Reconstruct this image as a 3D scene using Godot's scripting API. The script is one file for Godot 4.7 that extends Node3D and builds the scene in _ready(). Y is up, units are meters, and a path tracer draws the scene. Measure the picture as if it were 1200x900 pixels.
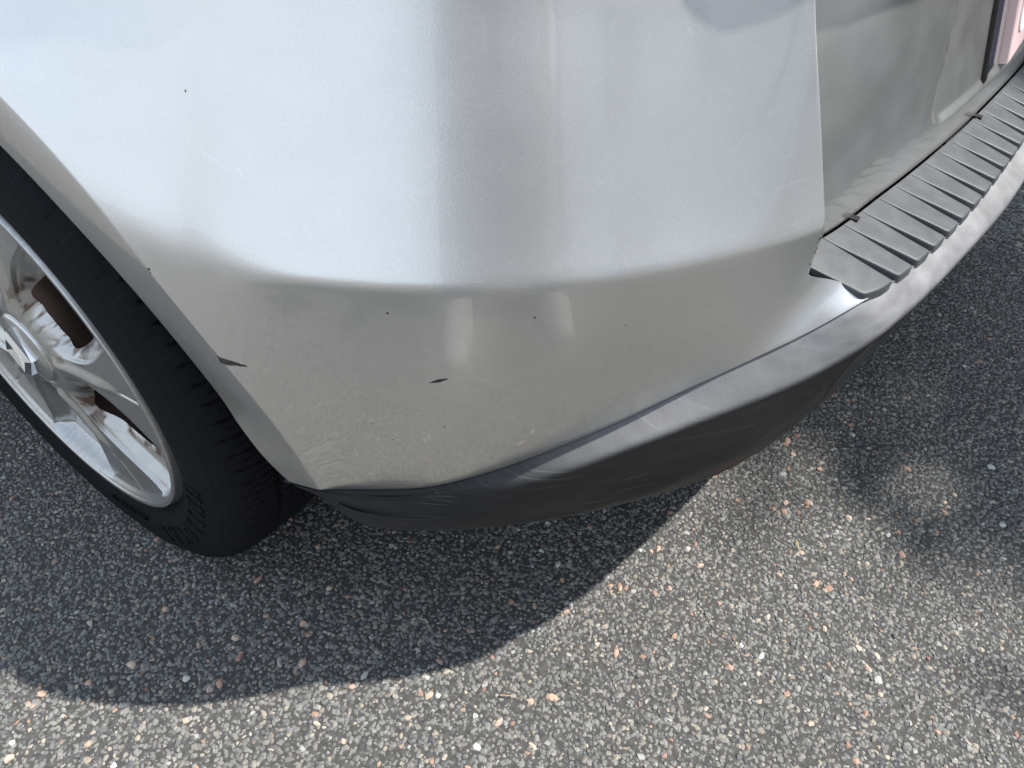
extends Node3D
# A parked silver hatchback seen from above its rear left corner. x runs across the car, z towards its rear, the left rear wheel stands at the origin.

const MIDDLE := 0.92            # the car's centre plane
const HUB := 0.312              # height of the wheel centre
const LIP := 0.338              # radius of the wheel arch edge
const RING := 0.398             # radius of the crease round the arch

var plan := PackedVector2Array()    # the car's outline from above, as (x, z), every 2 mm
var out := PackedVector2Array()     # its outward normals
var plan_from := 0.0
const STEP := 0.002
var paint: StandardMaterial3D
var panel_paint: StandardMaterial3D
var plastic: StandardMaterial3D
var strip_plastic: StandardMaterial3D
var dark: StandardMaterial3D
var rubber: StandardMaterial3D
var flakes: NoiseTexture2D
var rng := RandomNumberGenerator.new()

# ------------------------------------------------------------------ helpers
func tag(o: Node, label := "", category := "", group := "", kind := "") -> Node:
	if label: o.set_meta("label", label)
	if category: o.set_meta("category", category)
	if group: o.set_meta("group", group)
	if kind: o.set_meta("kind", kind)
	return o

func node(called: String, parent: Node = self, at := Vector3.ZERO) -> Node3D:
	var o := Node3D.new()
	o.name = called
	o.position = at
	parent.add_child(o, true)
	return o

func put(called: String, mesh: Mesh, m: Material, parent: Node = self) -> MeshInstance3D:
	var o := MeshInstance3D.new()
	o.name = called
	o.mesh = mesh
	if m: o.material_override = m
	parent.add_child(o, true)
	return o

func mat(c: Color, rough: float, metal := 0.0) -> StandardMaterial3D:
	var m := StandardMaterial3D.new()
	m.albedo_color = c.linear_to_srgb()
	m.roughness = rough
	m.metallic = metal
	return m

func noise_tex(freq: float, octaves: int, size := 512, ramp: Gradient = null, normal := 0.0, seed_ := 1, kind := FastNoiseLite.TYPE_SIMPLEX_SMOOTH) -> NoiseTexture2D:
	var n := FastNoiseLite.new()
	n.noise_type = kind
	n.seed = seed_
	n.frequency = freq
	n.fractal_octaves = octaves
	var t := NoiseTexture2D.new()
	t.width = size
	t.height = size
	t.seamless = true
	t.noise = n
	if ramp: t.color_ramp = ramp
	if normal > 0.0:
		t.as_normal_map = true
		t.bump_strength = normal
	return t

func ramp(cs: Array, at: Array) -> Gradient:
	var g := Gradient.new()
	g.colors = PackedColorArray(cs)
	g.offsets = PackedFloat32Array(at)
	return g

# A grid of points as one smooth mesh; cells whose four keep flags are not all set are left out.
func grid(nu: int, nv: int, pos: Callable, uv = null, keep := PackedByteArray(), colors := PackedColorArray()) -> ArrayMesh:
	var v := PackedVector3Array()
	var t := PackedVector2Array()
	v.resize(nu * nv)
	t.resize(nu * nv)
	for i in nu:
		for j in nv:
			v[i * nv + j] = pos.call(i, j)
			if uv != null: t[i * nv + j] = uv.call(i, j)
	return sheet(nu, nv, v, t, keep, colors)

func sheet(nu: int, nv: int, v: PackedVector3Array, t := PackedVector2Array(), keep := PackedByteArray(), colors := PackedColorArray()) -> ArrayMesh:
	var n := PackedVector3Array()
	n.resize(v.size())
	var ix := PackedInt32Array()
	for i in nu - 1:
		for j in nv - 1:
			var a := i * nv + j
			var b := a + nv
			if keep.size() and (keep[a] == 0): continue
			var p := (v[b] - v[a + 1]).cross(v[b + 1] - v[a])
			n[a] += p
			n[b] += p
			n[a + 1] += p
			n[b + 1] += p
			ix.append_array(PackedInt32Array([a, a + 1, b + 1, a, b + 1, b]))
	# seams where the grid closes on itself
	for j in nv:
		if v[j].distance_squared_to(v[(nu - 1) * nv + j]) < 1e-12:
			var s := n[j] + n[(nu - 1) * nv + j]
			n[j] = s
			n[(nu - 1) * nv + j] = s
	for k in n.size():
		n[k] = n[k].normalized() if n[k].length_squared() > 0.0 else Vector3.UP
	var arr := []
	arr.resize(Mesh.ARRAY_MAX)
	arr[Mesh.ARRAY_VERTEX] = v
	arr[Mesh.ARRAY_NORMAL] = n
	arr[Mesh.ARRAY_INDEX] = ix
	if t.size() == v.size(): arr[Mesh.ARRAY_TEX_UV] = t
	if colors.size() == v.size(): arr[Mesh.ARRAY_COLOR] = colors
	var m := ArrayMesh.new()
	m.add_surface_from_arrays(Mesh.PRIMITIVE_TRIANGLES, arr)
	return m

func lathe(profile: PackedVector2Array, segments: int) -> ArrayMesh:   # (x, radius) turned about the x axis
	return grid(segments + 1, profile.size(), func(i: int, j: int):
		var a := TAU * (i % segments) / segments
		return Vector3(profile[j].x, profile[j].y * cos(a), profile[j].y * sin(a)))

func rounded(p: PackedVector2Array, times: int) -> PackedVector2Array:   # Chaikin's corner cutting, the ends kept
	for k in times:
		var q := PackedVector2Array([p[0]])
		for i in p.size() - 1:
			q.append(p[i].lerp(p[i + 1], 0.25))
			q.append(p[i].lerp(p[i + 1], 0.75))
		q.append(p[p.size() - 1])
		p = q
	return p

func softplus(t: float, w: float) -> float:
	var q := t / w
	return t if q > 18.0 else (0.0 if q < -18.0 else w * log(1.0 + exp(q)))

func look(table: Array, s: float, col: int) -> float:   # smooth interpolation in a table whose first column is s
	var n := table.size()
	if s <= table[0][0]: return table[0][col]
	if s >= table[n - 1][0]: return table[n - 1][col]
	var i := 0
	while table[i + 1][0] < s: i += 1
	var x0: float = table[i][0]
	var x1: float = table[i + 1][0]
	var y0: float = table[i][col]
	var y1: float = table[i + 1][col]
	var m: float = (y1 - y0) / (x1 - x0)
	var m0 := m
	var m1 := m
	if i > 0: m0 = (y1 - table[i - 1][col]) / (x1 - table[i - 1][0])
	if i + 2 < n: m1 = (table[i + 2][col] - y0) / (table[i + 2][0] - x0)
	return cubic_interpolate_hermite(y0, y1, m0, m1, x1 - x0, (s - x0) / (x1 - x0))

func cubic_interpolate_hermite(y0: float, y1: float, m0: float, m1: float, h: float, t: float) -> float:
	var t2 := t * t
	var t3 := t2 * t
	return (2 * t3 - 3 * t2 + 1) * y0 + (t3 - 2 * t2 + t) * h * m0 + (-2 * t3 + 3 * t2) * y1 + (t3 - t2) * h * m1

# ------------------------------------------------------------------ the car's outline and skin
func make_plan() -> void:
	var k := [[0.92, -3.40], [0.5, -3.34], [0.16, -3.1], [0.03, -2.7], [-0.004, -2.2], [-0.012, -1.2], [-0.014, -0.6], [-0.012, -0.2], [-0.010, 0.0], [-0.006, 0.2], [0.0, 0.3], [0.0095, 0.382], [0.036, 0.438],
		[0.08, 0.506], [0.131, 0.568], [0.179, 0.61], [0.23, 0.646], [0.297, 0.685], [0.4, 0.722], [0.55, 0.752], [0.7, 0.768], [0.92, 0.775], [1.14, 0.768]]
	var c := Curve2D.new()
	c.bake_interval = 0.004
	for i in k.size():
		var p := Vector2(k[i][0], k[i][1])
		var a := Vector2(k[maxi(i - 1, 0)][0], k[maxi(i - 1, 0)][1])
		var b := Vector2(k[mini(i + 1, k.size() - 1)][0], k[mini(i + 1, k.size() - 1)][1])
		var tangent := (b - a).normalized()
		c.add_point(p, -tangent * p.distance_to(a) / 3.0, tangent * p.distance_to(b) / 3.0)
	var zero := c.get_closest_offset(Vector2(-0.010, 0.0))
	plan_from = -zero
	var n := int((c.get_closest_offset(Vector2(0.92, 0.775))) / STEP) + 1
	for i in n + 1:
		plan.append(c.sample_baked(i * STEP, true))
	# smooth lightly so that the paint shows no kinks
	for pass_ in 6:
		var q := plan.duplicate()
		for i in range(4, plan.size() - 4):
			q[i] = (plan[i - 4] + plan[i - 2] + plan[i] + plan[i + 2] + plan[i + 4]) / 5.0
		plan = q
	out.resize(plan.size())
	for i in plan.size():
		var d := plan[mini(i + 3, plan.size() - 1)] - plan[maxi(i - 3, 0)]
		out[i] = Vector2(-d.y, d.x).normalized()

func place(s: float, o: float, y: float) -> Vector3:
	var f := clampf((s - plan_from) / STEP, 0.0, plan.size() - 1.001)
	var i := int(f)
	var p := plan[i].lerp(plan[i + 1], f - i) + out[i].lerp(out[i + 1], f - i) * o
	return Vector3(p.x, y, p.y)

func s_end() -> float:
	return plan_from + (plan.size() - 1) * STEP

# s, height of the seam between paint and black plastic, its offset
const SEAM := [[-9.0, 0.30, -0.022], [-0.4, 0.30, -0.022], [0.30, 0.306, -0.026], [0.372, 0.308, -0.034], [0.412, 0.311, -0.033], [0.461, 0.320, -0.030], [0.511, 0.332, -0.028], [0.556, 0.350, -0.027], [0.617, 0.377, -0.025],
	[0.677, 0.402, -0.021], [0.731, 0.430, -0.013], [0.778, 0.460, 0.001], [0.812, 0.482, 0.013], [0.835, 0.499, 0.022], [0.856, 0.508, 0.026], [0.875, 0.509, 0.025], [0.95, 0.509, 0.020], [1.05, 0.509, 0.013], [1.14, 0.509, 0.007], [1.30, 0.509, 0.001], [1.48, 0.509, -0.002]]
# s, height and offset of the strip's ridge
const RIDGE := [[-9.0, 0.26, -0.02], [0.36, 0.300, -0.036], [0.45, 0.3125, -0.029], [0.52, 0.3255, -0.0245], [0.575, 0.343, -0.018], [0.64, 0.370, -0.0095], [0.685, 0.393, -0.001], [0.73, 0.412, 0.007], [0.78, 0.434, 0.019], [0.82, 0.452, 0.029], [0.86, 0.472, 0.038], [0.90, 0.482, 0.038], [0.99, 0.487, 0.032], [1.10, 0.488, 0.027], [1.20, 0.489, 0.022], [1.35, 0.489, 0.019], [1.48, 0.489, 0.018]]
# s, height and offset of the bottom edge
const BOTTOM := [[-9.0, 0.22, -0.03], [0.36, 0.290, -0.047], [0.40, 0.279, -0.040], [0.44, 0.278, -0.024], [0.468, 0.280, -0.018], [0.523, 0.281, -0.018], [0.588, 0.280, -0.023], [0.67, 0.280, -0.024], [0.745, 0.28, -0.022], [0.815, 0.28, -0.02],
	[0.905, 0.28, -0.022], [0.97, 0.28, -0.024], [1.085, 0.28, -0.024], [1.245, 0.28, -0.02], [1.40, 0.28, -0.012], [1.48, 0.28, -0.01]]

func skin(s: float, y: float) -> float:   # offset of the painted side from the plan outline
	var z := place(s, 0.0, 0.0).z
	var dz := z if z > -1.35 else z + 2.69
	var r := Vector2(y - HUB, dz).length()
	var g2 := r - RING
	if s < -0.6 and absf(dz) > 0.9: g2 = 0.5
	# the line above which the panel leans in: the arch's crease in front, the bumper's crease behind
	var arch := HUB + sqrt(maxf(RING * RING - dz * dz, 0.0)) if absf(dz) < RING else 0.0
	var k := 0.075
	var h := clampf(0.5 + 0.5 * (arch - 0.57) / k, 0.0, 1.0)
	var line := lerpf(0.57, arch, h) + k * h * (1.0 - h)
	var t := y - line
	t += (line - 0.57) * smoothstep(0.0, 0.4, t)
	var w := lerpf(0.0022, 0.011, smoothstep(0.45, 0.35, s)) if dz > 0.0 else 0.02
	var sp := softplus(t, w)
	var up := 0.415 * sp + 0.007 * (1.0 - exp(-sp / 0.03)) - 0.20 * softplus(t - 0.15, 0.012)
	up *= 1.0 - 0.32 * smoothstep(0.70, 0.81, s)
	if y > 0.95: up += 1.2 * (y - 0.95) * (y - 0.95)
	var o := -up
	var d := 0.57 - y
	if d > -0.25:
		var ys := look(SEAM, s, 1)
		var os := look(SEAM, s, 2)
		var dd := softplus(d, w)
		var whole := 0.57 - ys
		var tau := clampf(d / whole, 0.0, 1.0)
		var p := lerpf(1.9, 5.0, smoothstep(0.66, 0.8, s))
		o += -0.035 * dd + (os + 0.035 * whole) * pow(tau, p)
	if g2 < 0.0: o -= 0.10 * minf(-g2, 0.08) * smoothstep(0.33, 0.42, y)
	if g2 > 0.0: o -= 0.0085 * (1.0 - exp(-g2 / 0.028)) * (1.0 - 0.75 * smoothstep(0.36, 0.55, s))
	return o

func bottom_of_skin(s: float) -> float:
	var z := place(s, 0.0, 0.0).z
	var dz := z if z > -1.35 else z + 2.69
	var y := look(SEAM, s, 1)
	if dz > 0.33: y = maxf(y, HUB + sqrt(LIP * LIP - 0.1089) - 2.65 * (dz - 0.33))
	elif absf(dz) < LIP: y = maxf(y, HUB + sqrt(LIP * LIP - dz * dz))
	return y

func right_edge(y: float) -> float:   # where the painted corner ends at the tailgate; a toe runs out under it
	return 0.812 + 0.043 * smoothstep(0.531, 0.508, y) - 0.028 * smoothstep(0.56, 0.78, y)

func build_body(car: Node3D) -> void:
	var ss := PackedFloat32Array()
	var s := plan_from
	while s < 0.70:
		ss.append(s)
		var z := place(s, 0.0, 0.0).z
		var step := 0.03
		if s > -0.5: step = 0.006
		if s > 0.15: step = 0.0035
		var dz := absf(z if z > -1.35 else z + 2.69)
		if absf(dz - LIP) < 0.05: step = 0.0004 + 0.05 * absf(dz - LIP) if s > 0.0 else 0.0015 + 0.08 * absf(dz - LIP)
		s += step
	var right := 44
	for i in right + 1: ss.append(0.70 + float(i) / right * 0.112)
	var nu := ss.size()
	var nv := 190
	var v := PackedVector3Array()
	var t := PackedVector2Array()
	v.resize(nu * (nv + 5))
	t.resize(nu * (nv + 5))
	for i in nu:
		for j in nv + 5:
			var q := float(j - 5) / (nv - 1)
			var si := ss[i]
			var b := bottom_of_skin(si)
			var y := b
			if q > 0.0:
				y = lerpf(b, 0.76, q / 0.8) if q < 0.8 else lerpf(0.76, 0.98, (q - 0.8) / 0.2)
			var o := 0.0
			if si > 0.70:
				si = 0.70 + (si - 0.70) / 0.112 * (right_edge(y) - 0.70)
				b = bottom_of_skin(si)
				if q <= 0.0: y = b
				elif q < 0.8: y = lerpf(b, 0.76, q / 0.8)
				si = 0.70 + (ss[i] - 0.70) / 0.112 * (right_edge(y) - 0.70)
			o = skin(si, y)
			if j < 5:   # the edge turned in
				var f: float = [0.035, 0.018, 0.006, 0.0025, 0.0007][j]
				o -= f
				y += [0.004, 0.0, -0.0022, -0.0022, -0.001][j] if si > 0.36 else 0.0
			v[i * (nv + 5) + j] = place(si, o, y)
			t[i * (nv + 5) + j] = Vector2((si + 0.1) / 0.96, (0.80 - y) / 0.52)
	# the right edge: rolled over into the tailgate opening
	var all := v.duplicate()
	var uvs := t.duplicate()
	for extra in [[0.0012, 0.0010], [0.0020, 0.0032], [0.0020, 0.008], [-0.002, 0.03], [-0.006, 0.07]]:
		for j in nv + 5:
			var p := v[(nu - 1) * (nv + 5) + j]
			var u := t[(nu - 1) * (nv + 5) + j]
			var e := place(u.x * 0.96 - 0.1 + 0.01, 0.0, 0.0) - place(u.x * 0.96 - 0.1, 0.0, 0.0)
			e = e.normalized()
			var nn := Vector3(-e.z, 0, e.x)
			var k := smoothstep(0.530, 0.545, p.y)
			all.append(p + (e * extra[0] - nn * extra[1]) * k - Vector3(0, 0.0004 * extra[1] / 0.01 * (1.0 - k), 0))
			uvs.append(u)
	var m := sheet(nu + 5, nv + 5, all, uvs)
	tag(put("body_panel", m, panel_paint, car), "scratched silver rear corner panel with chipped paint")
	var far := MeshInstance3D.new()
	far.name = "body_panel"
	far.mesh = m
	far.material_override = paint
	far.transform = Transform3D(Basis.from_scale(Vector3(-1, 1, 1)), Vector3(2 * MIDDLE, 0, 0))
	car.add_child(far, true)

# ------------------------------------------------------------------ black lower bumper, step, tailgate
func strip_profile(s: float) -> PackedVector2Array:   # (offset, height) from the seam down to under the bumper
	var ys := look(SEAM, s, 1)
	var os := look(SEAM, s, 2)
	var yr := look(RIDGE, s, 1)
	var orr := look(RIDGE, s, 2)
	var yb := look(BOTTOM, s, 1)
	var ob := look(BOTTOM, s, 2)
	var fold := smoothstep(0.62, 0.74, s) * (1.0 - smoothstep(0.86, 1.0, s) * 0.6)
	var belly := lerpf(orr, ob, 0.55) + 0.002
	var low := yb + 0.012 + 0.020 * smoothstep(0.66, 0.80, s)
	return PackedVector2Array([Vector2(os - 0.03, ys + 0.004), Vector2(os - 0.009, ys - 0.0012), Vector2(os - 0.0022, ys - 0.0030), Vector2(os - 0.0004, ys - 0.0050), Vector2(lerpf(os, orr, 0.5) + 0.0012, lerpf(ys, yr, 0.5)),
		Vector2(orr - 0.0012, yr + 0.004), Vector2(orr, yr - 0.003), Vector2(lerpf(orr, ob, 0.22), lerpf(yr, yb, 0.17)), Vector2(lerpf(orr, ob, 0.6) + 0.001 - 0.002 * fold, lerpf(yr, yb, 0.55)), Vector2(lerpf(orr, ob, 0.85) + 0.001 + 0.006 * fold, low + 0.012), Vector2(ob + 0.0008 + 0.0085 * fold, low),
		Vector2(ob, yb + 0.004), Vector2(ob - 0.002, yb), Vector2(ob - 0.05, yb - 0.004)])

func resample(p: PackedVector2Array, n: int) -> PackedVector2Array:
	var c := Curve2D.new()
	c.bake_interval = 0.0008
	for q in p: c.add_point(q * 10.0)
	c.bake_interval = 0.008
	var q := PackedVector2Array()
	for i in n: q.append(c.sample_baked(c.get_baked_length() * i / (n - 1)) / 10.0)
	return q

func mirrored(m: ArrayMesh, called: String, material: Material, parent: Node) -> void:
	var far := put(called, m, material, parent)
	far.transform = Transform3D(Basis.from_scale(Vector3(-1, 1, 1)), Vector3(2 * MIDDLE, 0, 0))

func build_strip(car: Node3D) -> void:
	var n := 290
	var nv := 72
	var from := 0.352
	var rows := []
	for i in n:
		var s := lerpf(from, s_end(), pow(float(i) / (n - 1), 1.15))
		rows.append([s, resample(rounded(strip_profile(s), 2), nv)])
	var m := grid(n, nv, func(i: int, j: int): return place(rows[i][0], rows[i][1][j].x, rows[i][1][j].y),
		func(i: int, j: int): return Vector2((rows[i][0] - 0.34) / 0.96, (0.53 - rows[i][1][j].y) / 0.28))
	tag(put("lower_bumper", m, strip_plastic, car), "scuffed black plastic lower bumper")
	mirrored(m, "lower_bumper", plastic, car)

const FOOT := [[0.80, -0.030], [0.88, -0.036], [0.97, -0.043], [1.17, -0.045], [1.36, -0.040], [1.48, -0.038]]
const FOOT_Y := 0.524

func pad_end(s: float) -> Vector2:   # (offset, height) of the outer end of the ribs
	return Vector2(look(SEAM, s, 2) - 0.0012, 0.512)

func build_step(car: Node3D) -> void:
	# the ledge itself: it falls towards its outer edge, and the ribs stand out of it more and more
	var n := 120
	var m := grid(n, 24, func(i: int, j: int):
		var s := lerpf(0.800, s_end(), float(i) / (n - 1))
		var q := float(j) / 23.0
		var e := look(SEAM, s, 2) - 0.002
		e = minf(e, lerpf(-0.010, 0.03, smoothstep(0.840, 0.858, s)))
		var o := lerpf(look(FOOT, s, 1) - 0.0006, e, q)
		return place(s, o, lerpf(FOOT_Y, 0.5125, q) - 0.0004 - 0.0050 * clampf((q - 0.1) / 0.9, 0.0, 1.0)))
	put("step_ledge", m, plastic, car)
	mirrored(m, "step_ledge", plastic, car)
	# the ribs, each a wedge with rounded end corners; they run along the car's length
	var k := 0
	while k < 36:
		var x0 := 0.3325 + 0.0292 * k
		if x0 + 0.022 > 1.52: break
		var left := x0 if k > 0 else 0.3222
		put("step_rib", rib(left, x0 + 0.0290), plastic, car)
		k += 1

func plan_at_x(x: float) -> float:   # s where the outline passes x on the rear
	var lo := 0.5
	var hi := s_end()
	for i in 24:
		var mid := 0.5 * (lo + hi)
		if place(mid, 0.0, 0.0).x < x: lo = mid
		else: hi = mid
	return lo

func rear_z(x: float, o: float) -> float:
	var xm := x if x <= MIDDLE else 2 * MIDDLE - x
	var s := plan_at_x(xm)
	for i in 3:
		s += (xm - place(s, o, 0.0).x)
	return place(s, o, 0.0).z

func rib(x0: float, x1: float) -> ArrayMesh:   # wide and flush at the tailgate, narrower and proud at its outer end
	var nu := 15
	var nv := 22
	var edge := PackedFloat32Array([0.0, 0.0, 0.0006, 0.0013, 0.0024])
	var drop := PackedFloat32Array([1.0, 0.16, 0.06, 0.015, 0.0])
	return grid(nu, nv, func(i: int, j: int):
		var q := minf(float(j) / (nv - 4), 1.0)
		var l := x0 + 0.0029 * smoothstep(0.05, 1.1, q) * 1.15
		var r0 := x1 - 0.0029 * smoothstep(0.05, 1.1, q) * 1.15
		var x := 0.0
		if i < 5: x = l + edge[i]
		elif i > 9: x = r0 - edge[14 - i]
		else: x = lerpf(l + 0.0024, r0 - 0.0024, (i - 4) / 6.0)
		var side := mini(i, nu - 1 - i)
		var fall := drop[side] if side < 5 else 0.0
		var xm := x if x <= MIDDLE else 2 * MIDDLE - x
		var s := plan_at_x(xm)
		var z0 := rear_z(x, look(FOOT, s, 1) + 0.0012)
		var z1 := rear_z(x, pad_end(s).x)
		var r := 0.0035
		var near: float = minf(x - l, r0 - x)
		if near < r: z1 -= r - sqrt(maxf(r * r - (r - near) * (r - near), 0.0))
		var y := 0.0
		var z := 0.0
		if j <= nv - 4:
			z = lerpf(z0, z1 - 0.0022, q)
			y = lerpf(FOOT_Y, 0.5125, q) + 0.0004
		else:
			var a := j - (nv - 4)
			z = z1 + [0.0, -0.0010, -0.0001, 0.0][a]
			y = 0.5125 - [-0.0004, 0.0, 0.0014, 0.009][a]
		return Vector3(x, y - fall * lerpf(0.0022, 0.0085, q), z))

func gate_offset(s: float, y: float) -> float:
	var f := look(FOOT, s, 1)
	var d := y - FOOT_Y
	var o := f - 0.0022 - 0.05 * d - 0.09 * maxf(d - 0.03, 0.0) - 0.05 * maxf(d - 0.2, 0.0)
	return o

func build_tailgate(car: Node3D) -> void:
	var n := 330
	var nv := 150
	var half := s_end()
	var m := grid(n, nv, func(i: int, j: int):
		var a := float(i) / (n - 1) * 2.0 - 1.0
		var s := half - absf(a) * (half - 0.772)
		var q := float(j) / (nv - 1)
		var y := lerpf(FOOT_Y - 0.006, 0.76, q / 0.8) if q < 0.8 else lerpf(0.76, 0.97, (q - 0.8) / 0.2)
		var o := gate_offset(s, y)
		if y < FOOT_Y: o -= 0.004
		# the recess that holds the number plate
		var p := place(s, o, y)
		var dx := maxf(absf(MIDDLE - p.x) - (0.392 - 0.03), 0.0)
		var dy := maxf(0.556 + 0.03 - y, 0.0)
		var e := 0.03 - Vector2(dx, dy).length()
		var inside := smoothstep(-0.004, 0.006, e) * (1.0 - smoothstep(0.80, 0.83, y))
		o -= inside * (0.004 + 0.10 * clampf(y - 0.556, 0.0, 0.3))
		p = place(s, o, y)
		if a > 0.0: p.x = 2 * MIDDLE - p.x
		return p)
	put("tailgate", m, paint, car)
	# black rubber buffers at the foot of the tailgate
	for x in [0.405, 0.665, 1.435]:
		var b := BoxMesh.new()
		b.size = Vector3(0.007, 0.005, 0.009)
		var o := put("rubber_buffer", b, dark, car)
		o.position = Vector3(x, FOOT_Y - 0.001, rear_z(x, look(FOOT, plan_at_x(minf(x, 2 * MIDDLE - x)), 1) + 0.001))
	# the tailgate's overhanging ledge with the handle, above the plate
	var tr := grid(61, 32, func(i: int, j: int):
		var x := lerpf(0.28, 1.56, i / 60.0)
		var a := TAU * j / 31.0
		var s := plan_at_x(minf(x, 2 * MIDDLE - x))
		var z := rear_z(x, gate_offset(s, 0.85) - 0.006)
		var taper := sqrt(clampf(1.0 - pow(absf(x - MIDDLE) / 0.64, 10.0), 0.0, 1.0))
		return Vector3(x, 0.852 + 0.030 * sin(a) * taper, z + (0.108 if cos(a) > 0.0 else 0.01) * cos(a) * taper))
	put("handle_trim", tr, paint, car)

func build_plate(car: Node3D) -> void:
	var lean := -0.235
	var plate := node("licence_plate", car, Vector3(MIDDLE, 0.612, 0.7000))
	plate.rotation.x = lean
	var white := mat(Color(0.80, 0.60, 0.60), 0.35)
	var whiter := mat(Color(0.88, 0.87, 0.86), 0.35)
	var blue := mat(Color(0.0015, 0.004, 0.022), 0.5)
	var black := mat(Color(0.012, 0.012, 0.013), 0.3)
	put("plate_face", slab(-0.205, 0.260, -0.055, 0.055, -0.001, 0.012), white, plate)
	put("blue_band", slab(-0.248, -0.2065, -0.053, 0.053, -0.004, 0.002), blue, plate)
	put("plate_frame", slab(-0.2585, -0.2495, -0.057, 0.057, -0.008, 0.0028), black, plate)
	put("plate_backing", slab(-0.249, 0.258, -0.0575, 0.0545, -0.010, -0.0045), black, plate)
	var holder := put("plate_clip", slab(-0.213, -0.2055, -0.066, -0.056, -0.010, 0.003), black, plate)
	holder.position.z = 0.001
	var x := -0.185
	for ch in ["U", "0", "1", "W", "6", "3"]:
		var tm := TextMesh.new()
		tm.text = ch
		tm.font = bold()
		tm.font_size = 100
		tm.pixel_size = 0.00098
		tm.depth = 0.0016
		var o := put("character", tm, whiter, plate)
		o.position = Vector3(x + 0.022, 0.0, 0.0126)
		o.scale = Vector3(0.82, 1.0, 1.0)
		x += 0.073

func bold() -> Font:
	var f := SystemFont.new()
	f.font_names = PackedStringArray(["Droid Sans"])
	f.font_weight = 700
	return f

func slab(x0: float, x1: float, y0: float, y1: float, z0: float, z1: float) -> ArrayMesh:   # a box with softened front edges
	var st := SurfaceTool.new()
	st.begin(Mesh.PRIMITIVE_TRIANGLES)
	st.set_smooth_group(-1)
	var b := minf(0.0012, 0.4 * (z1 - z0))
	var loops := []
	for l in [[0.0, z0], [0.0, z1 - b], [b, z1]]:
		loops.append([Vector3(x0 + l[0], y0 + l[0], l[1]), Vector3(x1 - l[0], y0 + l[0], l[1]), Vector3(x1 - l[0], y1 - l[0], l[1]), Vector3(x0 + l[0], y1 - l[0], l[1])])
	for k in 2:
		for i in 4:
			var p: Vector3 = loops[k][i]
			var q: Vector3 = loops[k][(i + 1) % 4]
			var r: Vector3 = loops[k + 1][(i + 1) % 4]
			var u: Vector3 = loops[k + 1][i]
			for w in [p, r, q, p, u, r]: st.add_vertex(w)
	for w in [0, 2, 1, 0, 3, 2]: st.add_vertex(loops[2][w])
	for w in [0, 1, 2, 0, 2, 3]: st.add_vertex(loops[0][w])
	st.generate_normals()
	return st.commit()

func build_reflector(car: Node3D) -> void:   # the flush dark cover set in the bumper's face
	var black := mat(Color(0.010, 0.011, 0.013), 0.32)
	var m := grid(30, 14, func(i: int, j: int):
		var u := i / 29.0
		var w := j / 13.0
		var s := lerpf(lerpf(0.872, 0.930, w), lerpf(0.914, 0.995, w), u)
		var y := lerpf(look(RIDGE, s, 1) - 0.007, 0.306, w)
		var p := resample(rounded(strip_profile(s), 2), 72)
		var o := -9.0
		for k in range(20, 70):
			if p[k].y <= y:
				o = lerpf(p[k - 1].x, p[k].x, (p[k - 1].y - y) / maxf(p[k - 1].y - p[k].y, 1e-6))
				break
		var rim: float = minf(minf(i, 29 - i), minf(j, 13 - j))
		return place(s, o + (0.0018 if rim > 0 else -0.002), y))
	put("tow_eye_cover", m, black, car)

func build_core(car: Node3D) -> void:   # the structure behind the panels: keeps daylight out of the gaps
	var m := grid(160, 8, func(i: int, j: int):
		var a := float(i) / 159.0 * 2.0 - 1.0
		var s := s_end() - absf(a) * (s_end() - 0.40)
		var p := place(s, -0.105 - 0.04 * smoothstep(5.0, 7.0, j), lerpf(0.27, 0.99, j / 7.0))
		if a > 0.0: p.x = 2 * MIDDLE - p.x
		return p)
	put("inner_structure", m, dark, car)
	var sill := grid(100, 2, func(i: int, j: int):
		var s := lerpf(0.87, s_end(), i / 99.0)
		return place(s, lerpf(-0.11, -0.015, j), lerpf(0.497, 0.492, j)))
	put("inner_structure", sill, dark, car)

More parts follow.
